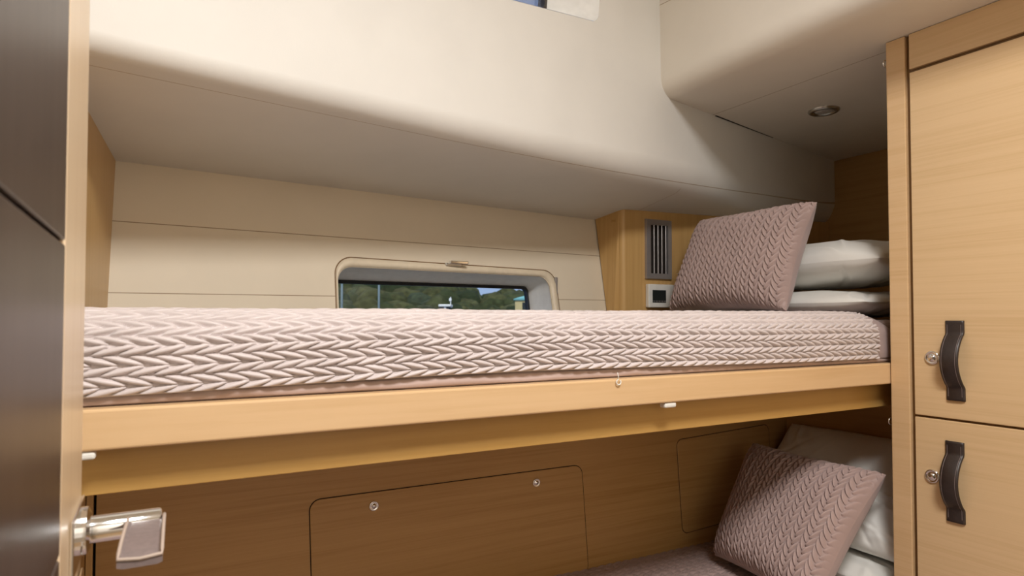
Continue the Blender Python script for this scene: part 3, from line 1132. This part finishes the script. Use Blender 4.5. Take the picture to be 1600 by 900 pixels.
def pillow(label, group, center, ex, ey, W, H, T, seed, n=150, sag=0.0, wr=0.0045, power=3.6, mat='linen', bend=0.0):
    ex = Vector(ex).normalized()
    ey = Vector(ey); ey = (ey - ex * ey.dot(ex)).normalized()
    ez = ex.cross(ey)
    FA, BA, U, V = cushion_arrays(W, H, T, n, None, pinch=0.04, power=power, seed=seed, wrinkle=wr)
    rad = np.sqrt(U ** 2 + V ** 2)
    # pulled creases running in from the corners
    for G in (FA, BA):
        for cu, cv in ((1, 1), (1, -1), (-1, 1), (-1, -1)):
            du, dv = U - cu, V - cv
            dist = np.sqrt(du ** 2 + dv ** 2)
            ang = np.arctan2(dv, du)
            G[..., 2] += np.sin(ang * 7 + seed + 2.2 * np.sin(dist * 3 + seed)) * 0.0042 * np.exp(-((dist - 0.45) / 0.35) ** 2) * np.clip(1 - rad / 1.45, 0, 1)
        G[..., 2] += bend * (U ** 2)
    for G, k in ((FA, 3), (BA, 4)):
        fine = fast_noise(G[..., 0], G[..., 1], seed + k, 16, 30, 110)
        edge = np.clip(np.minimum(1 - np.abs(U), 1 - np.abs(V)) / 0.08, 0, 1)
        G[..., 2] += 0.0058 * folds(G[..., 0], G[..., 1], W, H, seed + k) * edge
        G[..., 2] += 0.0008 * fine * np.clip(np.minimum(1 - np.abs(U), 1 - np.abs(V)) / 0.08, 0, 1)
    t = tag(empty('pillow', Vector(center)), label, 'pillow', group)
    fr = place(FA, center, ex, ey, ez)
    bk = place(BA, center, ex, ey, ez)
    idx = np.arange(n * n).reshape(n, n)
    q = np.stack([idx[:-1, :-1], idx[:-1, 1:], idx[1:, 1:], idx[1:, :-1]], -1).reshape(-1, 4)
    Vv = np.concatenate([fr.reshape(-1, 3), bk.reshape(-1, 3)])
    Q = np.concatenate([q, q[:, ::-1] + n * n])
    link('pillowcase', mesh_from_arrays('pillowcase', Vv, Q), M[mat], t, True)
    return t


# upper berth pillows: long axis across the berth (Y), stacked
pillow('flat white pillow lying lowest of the stack behind the cushion on the upper bunk', 'white pillows of the upper bunk',
       (1.545, 1.125, Z(0.035)), (1, 0, 0), (0, 1, 0.0), 0.46, 0.60, 0.066, 31, wr=0.0025)
pillow('plump white pillow on top of the stack behind the cushion on the upper bunk', 'white pillows of the upper bunk',
       (1.580, 1.118, Z(0.137)), (1, 0.02, 0.03), (-0.10, 1, 0.0), 0.47, 0.60, 0.112, 14, wr=0.005)

# ================================================================== LOWER BERTH
ZL = -0.568
lb = tag(empty('lower_bunk', (0.7, 0.8, 0)), 'wooden lower bunk base beneath the upper bunk', 'bunk')
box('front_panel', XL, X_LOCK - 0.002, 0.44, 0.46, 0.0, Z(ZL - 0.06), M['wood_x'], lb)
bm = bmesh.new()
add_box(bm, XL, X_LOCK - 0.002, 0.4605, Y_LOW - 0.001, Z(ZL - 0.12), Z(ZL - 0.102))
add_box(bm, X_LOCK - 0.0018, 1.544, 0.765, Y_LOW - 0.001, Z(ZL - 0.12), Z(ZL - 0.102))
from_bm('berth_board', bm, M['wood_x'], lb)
lm = tag(empty('mattress', (0.7, 0.8, Z(ZL - 0.1))), 'mattress under the braided quilt on the lower bunk', 'mattress')
bm = bmesh.new()
add_box(bm, XL + 0.003, X_LOCK - 0.004, 0.465, Y_LOW - 0.004, Z(ZL - 0.1015), Z(ZL - 0.022), 0.02, 4)
add_box(bm, X_LOCK - 0.0035, 1.54, 0.768, Y_LOW - 0.004, Z(ZL - 0.1015), Z(ZL - 0.022), 0.015, 4)
from_bm('mattress_cover', bm, M['satin'], lm)
uu = np.linspace(XL + 0.005, 1.255, 560)
vv = np.linspace(0.462, Y_LOW - 0.002, 300)
U, V = np.meshgrid(uu, vv)
lowf = fast_noise(U, V, 41, 10, 3, 14)
D = 0.006 * braid(U + 0.004 * lowf, V + 0.0016 * lowf, 0.0235, 0.0135, 1.5) + 0.003 * lowf
ztop = ZL - 0.004
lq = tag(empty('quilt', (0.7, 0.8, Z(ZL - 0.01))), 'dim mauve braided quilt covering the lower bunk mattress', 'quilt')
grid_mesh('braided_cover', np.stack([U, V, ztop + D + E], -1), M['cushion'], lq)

BLp = atZ(1117, 868, ZL + 0.015)
BRp = atZ(1268, 962, ZL + 0.015)
TLp = atX(1180, 694, 1.33)
TRp = atX(1385, 742, 1.30)
cushion('mauve braided throw cushion tilted back against pillows on the lower bunk', 'braided throw cushions',
        BLp, BRp, TLp, TRp, 0.12, 381, (0.0165, 0.0123, 1.45), 8, 0.0085)
pillow('flat white pillow lowest on the lower bunk behind the tilted cushion', 'white pillows of the lower bunk',
       (1.395, 0.965, Z(ZL + 0.028)), (1, 0, 0), (0, 1, 0), 0.26, 0.40, 0.046, 52, wr=0.002)
pillow('white pillow propped slanting against the end wall of the lower bunk', 'white pillows of the lower bunk',
       (1.437, 0.962, Z(ZL + 0.172)), (0.72, 0, 0.69), (0, 1, 0), 0.30, 0.440, 0.095, 27, wr=0.005)

# ---- access panels in the wooden wall behind the lower berth
def access_panel(corners, label, screws, r=0.022):
    c3 = [atY(px, py, Y_LOW) for px, py in corners]
    c2 = [(p.x, p.z) for p in c3]
    L = rquad(c2, r, 8)
    cx = sum(p[0] for p in c2) / 4; cz = sum(p[1] for p in c2) / 4
    t = tag(empty('access_panel', (cx, Y_LOW, cz)), label, 'panel', 'access panels behind the lower bunk')
    bm = bmesh.new()
    G = 0.0016
    def inset(L, d):
        out = []
        n = len(L)
        for i in range(n):
            a, b = Vector(L[i - 1]), Vector(L[(i + 1) % n])
            tn = (b - a).normalized()
            nn = Vector((-tn.y, tn.x))
            p = Vector(L[i]) + nn * d
            out.append((p.x, p.y))
        return out
    Li = inset(L, G)
    R = loft(bm, [[(a, Y_LOW - 0.0006, b) for a, b in L], [(a, Y_LOW - 0.0006, b) for a, b in Li]])
    from_bm('shadow_gap', bm, M['gap'], t)
    bm = bmesh.new()
    Lj = inset(L, G + 0.0008)
    R = loft(bm, [[(a, Y_LOW - 0.0004, b) for a, b in Li], [(a, Y_LOW - 0.0012, b) for a, b in Li], [(a, Y_LOW - 0.0018, b) for a, b in Lj]])
    bm.faces.new(R[-1])
    from_bm('board', bm, M['wood_x'], t)
    for px, py in screws:
        p = atY(px, py, Y_LOW - 0.0018)
        bm = bmesh.new()
        add_lathe(bm, (p.x, Y_LOW - 0.0018, p.z), (0, -1, 0), [(-0.0002, 0.0095), (0.0015, 0.0095), (0.0025, 0.008), (0.0012, 0.0065), (0.0012, 0.0045), (0.0035, 0.003), (0.0035, 0)], 20)
        from_bm('screw', bm, M['chrome'], t, smooth=True)
    return t


access_panel([(488, 995), (920, 896), (909, 725), (482, 781)], 'rounded access panel with two chrome fasteners behind the lower bunk', [(584, 790.5), (838, 754)])
access_panel([(1066, 835), (1210, 795), (1200, 662), (1056, 687)], 'darker rounded access panel right of the fastened one, in the corner of the lower bunk', [], 0.018)

# ================================================================== FITTINGS AT THE HEAD OF THE UPPER BERTH
# boxed-in corner casing under the soffit
YB = 1.437
xb0 = atY(972, 400, YB).x
cs = tag(empty('corner_casing', (xb0 + 0.2, YB + 0.05, Z(-0.1))), 'light wood boxed casing in the far corner beside the port window', 'casing')
bm = bmesh.new()
yhull = lambda x, v: hull(x, v).y
rc = 0.014
def casing_loop(z, zb):
    T_ = 0.012
    L = [(xb0 - 0.014, hull(xb0 - 0.014, zb).y - 0.003)]
    for k in range(9):
        a = math.radians(180 + 90 * k / 8)
        L.append((xb0 + rc + rc * math.cos(a), YB + rc + rc * math.sin(a)))
    L += [(X_END - 0.0005, YB), (X_END - 0.0005, YB + T_), (xb0 + rc, YB + T_), (xb0 + T_ - 0.002, YB + rc), (xb0 - 0.014 + T_, hull(xb0 - 0.014 + T_, zb).y - 0.003)]
    return [Vector((x, y, Z(z))) for x, y in L]
C0, H0 = soffit_plane(0.3); C1, H1 = soffit_plane(1.2)
def soffit_z(x, y):
    n = SN
    return (C0.z + (-(n.x * (x - C0.x) + n.y * (y - C0.y))) / n.z)
lo = casing_loop(-0.10, -0.10)
hi = [Vector((p.x, p.y, soffit_z(p.x, p.y) - 0.0008)) for p in casing_loop(0.29, 0.29)]
R = loft(bm, [lo, hi])
bm.faces.new(R[0][::-1]); bm.faces.new(R[1])
from_bm('casing_panel', bm, M['wood_z'], cs)
p = atX(957, 345, xb0 - 0.012)
bm = bmesh.new()
add_lathe(bm, (xb0 - 0.005, p.y, p.z), (-1, 0, 0), [(0, 0.003), (0.010, 0.003), (0.0105, 0)], 12)
from_bm('screw_cap', bm, M['wood_board'], cs)

# air vent
a0 = atY(1007, 342, YB); a1 = atY(1047, 437, YB)
vx0, vx1, vz0, vz1 = a0.x, a1.x, a1.z, a0.z
av = tag(empty('air_vent', ((vx0 + vx1) / 2, YB, (vz0 + vz1) / 2)), 'grey metal air vent with upright slats on the wood corner casing', 'vent')
bm = bmesh.new()
o_ = [(vx0, vz0), (vx1, vz0), (vx1, vz1), (vx0, vz1)]
i_ = [(vx0 + 0.017, vz0 + 0.016), (vx1 - 0.014, vz0 + 0.016), (vx1 - 0.014, vz1 - 0.016), (vx0 + 0.017, vz1 - 0.016)]
loft(bm, [[(a, YB + 0.002, b) for a, b in o_], [(a, YB - 0.007, b) for a, b in o_], [(a, YB - 0.009, b) for a, b in [(x * .94 + y * .06, z * .94 + w * .06) for (x, z), (y, w) in zip(o_, i_)]], [(a, YB - 0.008, b) for a, b in i_], [(a, YB + 0.002, b) for a, b in i_]])
from_bm('frame', bm, M['grille'], av)
box('backing', i_[0][0], i_[1][0], YB - 0.0012, YB - 0.0004, i_[0][1], i_[2][1], M['gap'], av)
ns = 4
for k in range(ns):
    x = i_[0][0] + (i_[1][0] - i_[0][0]) * (k + 0.9) / (ns + 0.4)
    bm = bmesh.new()
    add_hexa(bm, [(x - 0.0025, YB - 0.0075, i_[0][1]), (x - 0.001, YB - 0.0085, i_[0][1]), (x + 0.0035, YB - 0.0014, i_[0][1]), (x + 0.002, YB - 0.0013, i_[0][1]),
                  (x - 0.0025, YB - 0.0075, i_[2][1]), (x - 0.001, YB - 0.0085, i_[2][1]), (x + 0.0035, YB - 0.0014, i_[2][1]), (x + 0.002, YB - 0.0013, i_[2][1])])
    from_bm('slat', bm, M['grille'], av)

# thermostat
a0 = atY(1008, 444, YB); a1 = atY(1048, 481, YB)
th = tag(empty('thermostat', ((a0.x + a1.x) / 2, YB, (a0.z + a1.z) / 2)), 'small white thermostat with dark screen below the air vent', 'thermostat')
bm = bmesh.new()
add_box(bm, a0.x, a1.x, YB - 0.016, YB - 0.0005, a1.z, a0.z, 0.003, 3)
from_bm('body', bm, M['plastic'], th)
b0 = atY(1019.5, 453, YB - 0.016); b1 = atY(1040.5, 473, YB - 0.016)
box('screen', b0.x, b1.x, YB - 0.0172, YB - 0.0161, b1.z, b0.z, M['screen'], th, 0.0004)
for k in range(5):
    w = (b1.x - b0.x)
    x = b0.x + w * (0.1 + 0.2 * k)
    box('button', x - w * 0.07, x + w * 0.07, YB - 0.0178, YB - 0.0173, b1.z + 0.003, b1.z + 0.0052, M['grille'], th)

# recessed ceiling spot (off)
p = atZ(1287, 172, ZC)
dl = tag(empty('ceiling_light', p), 'round recessed ceiling spotlight, unlit, over the upper bunk pillows', 'light')
bm = bmesh.new()
add_lathe(bm, p, (0, 0, -1), [(-0.001, 0.0385), (0.004, 0.0385), (0.0075, 0.034), (0.0065, 0.026), (0.002, 0.0245), (0.002, 0.0)], 40)
from_bm('bezel', bm, M['steel'], dl, smooth=True)
bm = bmesh.new()
add_lathe(bm, p, (0, 0, -1), [(0.0022, 0.024), (0.0045, 0.022), (0.006, 0.012), (0.0064, 0.0)], 32)
from_bm('lens', bm, M['lens'], dl, smooth=True)

# ================================================================== OUTSIDE THE PORT LIGHT
N = NT('forest')
geo = N.n('ShaderNodeNewGeometry')
c1 = N.ramp(geo.outputs['Random Per Island'], [(0.0, (0.022, 0.034, 0.018)), (0.4, (0.050, 0.060, 0.026)), (0.75, (0.075, 0.078, 0.035)), (1.0, (0.045, 0.062, 0.040))])
c2 = N.noise(N.mapping((1, 1, 1)), 1.3, 5, 0.65)
cc = N.mix(0.75, c1, N.ramp(c2, [(0.35, (0.45, 0.45, 0.45)), (0.65, (1.35, 1.35, 1.25))]), 'MULTIPLY')
N.set(color=cc, rough=0.9, spec=0.1)
M['forest'] = N.m
bm = bmesh.new()
ico = bmesh.new()
bmesh.ops.create_icosphere(ico, subdivisions=2, radius=1)
base_v = [v.co.copy() for v in ico.verts]
base_f = [[v.index for v in f.verts] for f in ico.faces]
ico.free()
rnd = random.Random(5)
# the wooded slope: ridge height falls away towards the right of the view
def ridge(px):
    return 20.0 if px < 700 else 20.0 * max(0.0, 1 - (px - 700) / 130) + 46
VV, FF = [], []
def blob(c, r):
    o = len(VV)
    sx, sz = rnd.uniform(0.85, 1.25), rnd.uniform(0.8, 1.25)
    sd = rnd.random() * 100
    for v in base_v:
        k = 1 + 0.28 * noise.noise(v * 1.8 + Vector((sd, 0, 0)))
        VV.append((c[0] + v.x * r * sx * k, c[1] + v.y * r * k, c[2] + v.z * r * sz * k))
    for f in base_f: FF.append([i + o for i in f])
for i in range(1000):
    px = rnd.uniform(250, 1150)
    dist = rnd.uniform(52, 80)
    # slope rises with distance; skyline drops right of x=720
    frac = (dist - 52) / 28
    lim = 60 if px < 690 else max(37, 60 - (px - 690) * 0.42)
    py = 497 + 12 - frac * (lim + 12)
    d = ray(px, 497); d.z = 0; d.normalize()
    dv = (497 - py) / 1000 * dist
    c = EYE + d * dist
    c.z = E + dv - 0.8
    blob(c, rnd.uniform(0.7, 1.7) * (1.2 if frac > .5 else 1))
me = bpy.data.meshes.new('forest')
me.from_pydata(VV, [], FF)
fo = link('forest', me, M['forest'], None, True)
tag(fo, 'dark green wooded hillside seen through the port window', 'trees', kind='stuff')
# ground below the trees and the water
N = NT('harbour_water')
N.bump(N.noise(N.mapping((1, 1, 1)), 3.0, 4), 0.3, 0.1)
N.set(color=(0.03, 0.05, 0.055), rough=0.15)
M['water'] = N.m
bm = bmesh.new()
bm.faces.new([bm.verts.new(p) for p in ((-120, 1.9, -0.6), (160, 1.9, -0.6), (160, 200, -0.6), (-120, 200, -0.6))])
wt = from_bm('harbour_water', bm, M['water'])
wt['kind'] = 'structure'
bm = bmesh.new()
hl = []
for px in range(150, 1300, 50):
    d = ray(px, 497); d.z = 0; d.normalize()
    lim = 60 if px < 690 else max(37, 60 - (px - 690) * 0.42)
    a = EYE + d * 50; a.z = -0.7
    m_ = EYE + d * 53; m_.z = E - 1.2
    b = EYE + d * 82; b.z = E + (lim - 8) / 1000 * 82 - 1.5
    e = EYE + d * 95; e.z = -0.7
    hl.append([bm.verts.new(v) for v in (a, m_, b, e)])
for A, B in zip(hl, hl[1:]):
    for i in range(3): bm.faces.new((A[i], A[i + 1], B[i + 1], B[i]))
hill = from_bm('hillside_ground', bm, mat_plain('undergrowth', (0.035, 0.045, 0.02), 0.95, var=0.3, scale=0.8))
hill['kind'] = 'structure'

# motor boat passing below the trees
def out(px, py, dist):
    d = ray(px, py)
    k = dist / math.hypot(d.x, d.y)
    return EYE + d * k
q = out(697, 486, 34)
sc_ = 34 / 1000
bo = tag(empty('motor_boat', (q.x, q.y, -0.55)), 'small white motor boat passing outside the port window', 'boat')
rt = _r.copy()
fw = Vector((math.sin(TH), math.cos(TH), 0))
def bpt(a, b, z): return Vector((q.x, q.y, 0)) + rt * a + fw * b + Vector((0, 0, z))
bm = bmesh.new()
secs = []
for a, w, zk in ((-2.6, 0.02, 0.35), (-1.8, 0.6, 0.1), (-0.6, 0.85, -0.1), (1.0, 0.9, -0.1), (2.2, 0.8, 0.0)):
    secs.append([bpt(a, -w, 0.55), bpt(a, -w * 0.7, -0.2 + zk), bpt(a, 0, -0.55 + zk), bpt(a, w * 0.7, -0.2 + zk), bpt(a, w, 0.55)])
R = loft(bm, secs, close=True)
bm.faces.new(R[0]); bm.faces.new(R[-1][::-1])
from_bm('hull', bm, M['white'], bo)
bm = bmesh.new()
def bbox(a0, a1, b0, b1, z0, z1, bev=0.0):
    add_hexa(bm, [bpt(a0, b0, z0), bpt(a1, b0, z0), bpt(a1, b1, z0), bpt(a0, b1, z0), bpt(a0, b0, z1), bpt(a1, b0, z1), bpt(a1, b1, z1), bpt(a0, b1, z1)], bev)
zr = q.z
bbox(-0.35, 0.30, -0.5, 0.5, 0.5, zr + 0.22, 0.03)
from_bm('cabin', bm, M['screen'], bo)
bm = bmesh.new()
bbox(-0.34, 0.30, -0.6, 0.6, zr + 0.22, zr + 0.34, 0.03)
bbox(-0.05, 0.05, -0.52, -0.50, zr - 0.1, zr + 0.22)
from_bm('cabin_roof', bm, M['white'], bo)
bm = bmesh.new()
add_cyl(bm, bpt(0.24, 0, zr + 0.34), bpt(0.24, 0, zr + 0.75), 0.025, n=8)
add_lathe(bm, bpt(0.22, 0, zr + 0.52), (0, 0, 1), [(0, 0.0), (0.02, 0.07), (0.14, 0.07), (0.18, 0.0)], 12)
from_bm('radar_mast', bm, M['white'], bo)

# house at the shore on the right
q = out(815, 470, 45)
sc_ = 45 / 1000
ho = tag(empty('house', (q.x, q.y, -0.5)), 'small yellow house with turquoise roof at the right edge of the port window view', 'house')
def hpt(a, b, z): return Vector((q.x, q.y, 0)) + rt * a + fw * b + Vector((0, 0, z))
def hbox(bm, a0, a1, b0, b1, z0, z1, bev=0.0):
    add_hexa(bm, [hpt(a0, b0, z0), hpt(a1, b0, z0), hpt(a1, b1, z0), hpt(a0, b1, z0), hpt(a0, b0, z1), hpt(a1, b0, z1), hpt(a1, b1, z1), hpt(a0, b1, z1)], bev)
bm = bmesh.new()
hbox(bm, -0.45, 1.6, 0, 2.5, -0.55, E + 1.25)
from_bm('walls', bm, mat_plain('yellow_render', (0.62, 0.50, 0.24), 0.8), ho)
bm = bmesh.new()
hbox(bm, -0.55, 1.8, -0.1, 2.7, E + 1.26, E + 1.36)
add_hexa(bm, [hpt(-0.55, -0.1, E + 1.365), hpt(1.8, -0.1, E + 1.365), hpt(1.8, 2.7, E + 1.365), hpt(-0.55, 2.7, E + 1.365),
              hpt(0.3, 0.8, E + 1.62), hpt(1.1, 0.8, E + 1.62), hpt(1.1, 1.7, E + 1.62), hpt(0.3, 1.7, E + 1.62)])
from_bm('roof', bm, mat_plain('turquoise_roof', (0.16, 0.42, 0.44), 0.6), ho)
bm = bmesh.new()
hbox(bm, 0.05, 0.35, -0.03, 0.02, E + 0.6, E + 1.1)
from_bm('window', bm, M['screen'], ho)

# two pale mooring poles close to the boat
for i, (px, lab) in enumerate(((534, 'pale slim mooring pole nearest the left edge of the port window'), (592, 'pale slim mooring pole second from the left edge of the port window'))):
    q = out(px, 470, 26)
    bm = bmesh.new()
    add_lathe(bm, (q.x, q.y, -1.2), (0, 0, 1), [(0, 0.0), (0, 0.042), (5.2, 0.042), (5.25, 0.03), (5.25, 0)], 12)
    tag(from_bm('mooring_pole', bm, mat_plain('pale_pole', (0.30, 0.38, 0.40), 0.5), smooth=True), lab, 'pole', 'mooring poles')
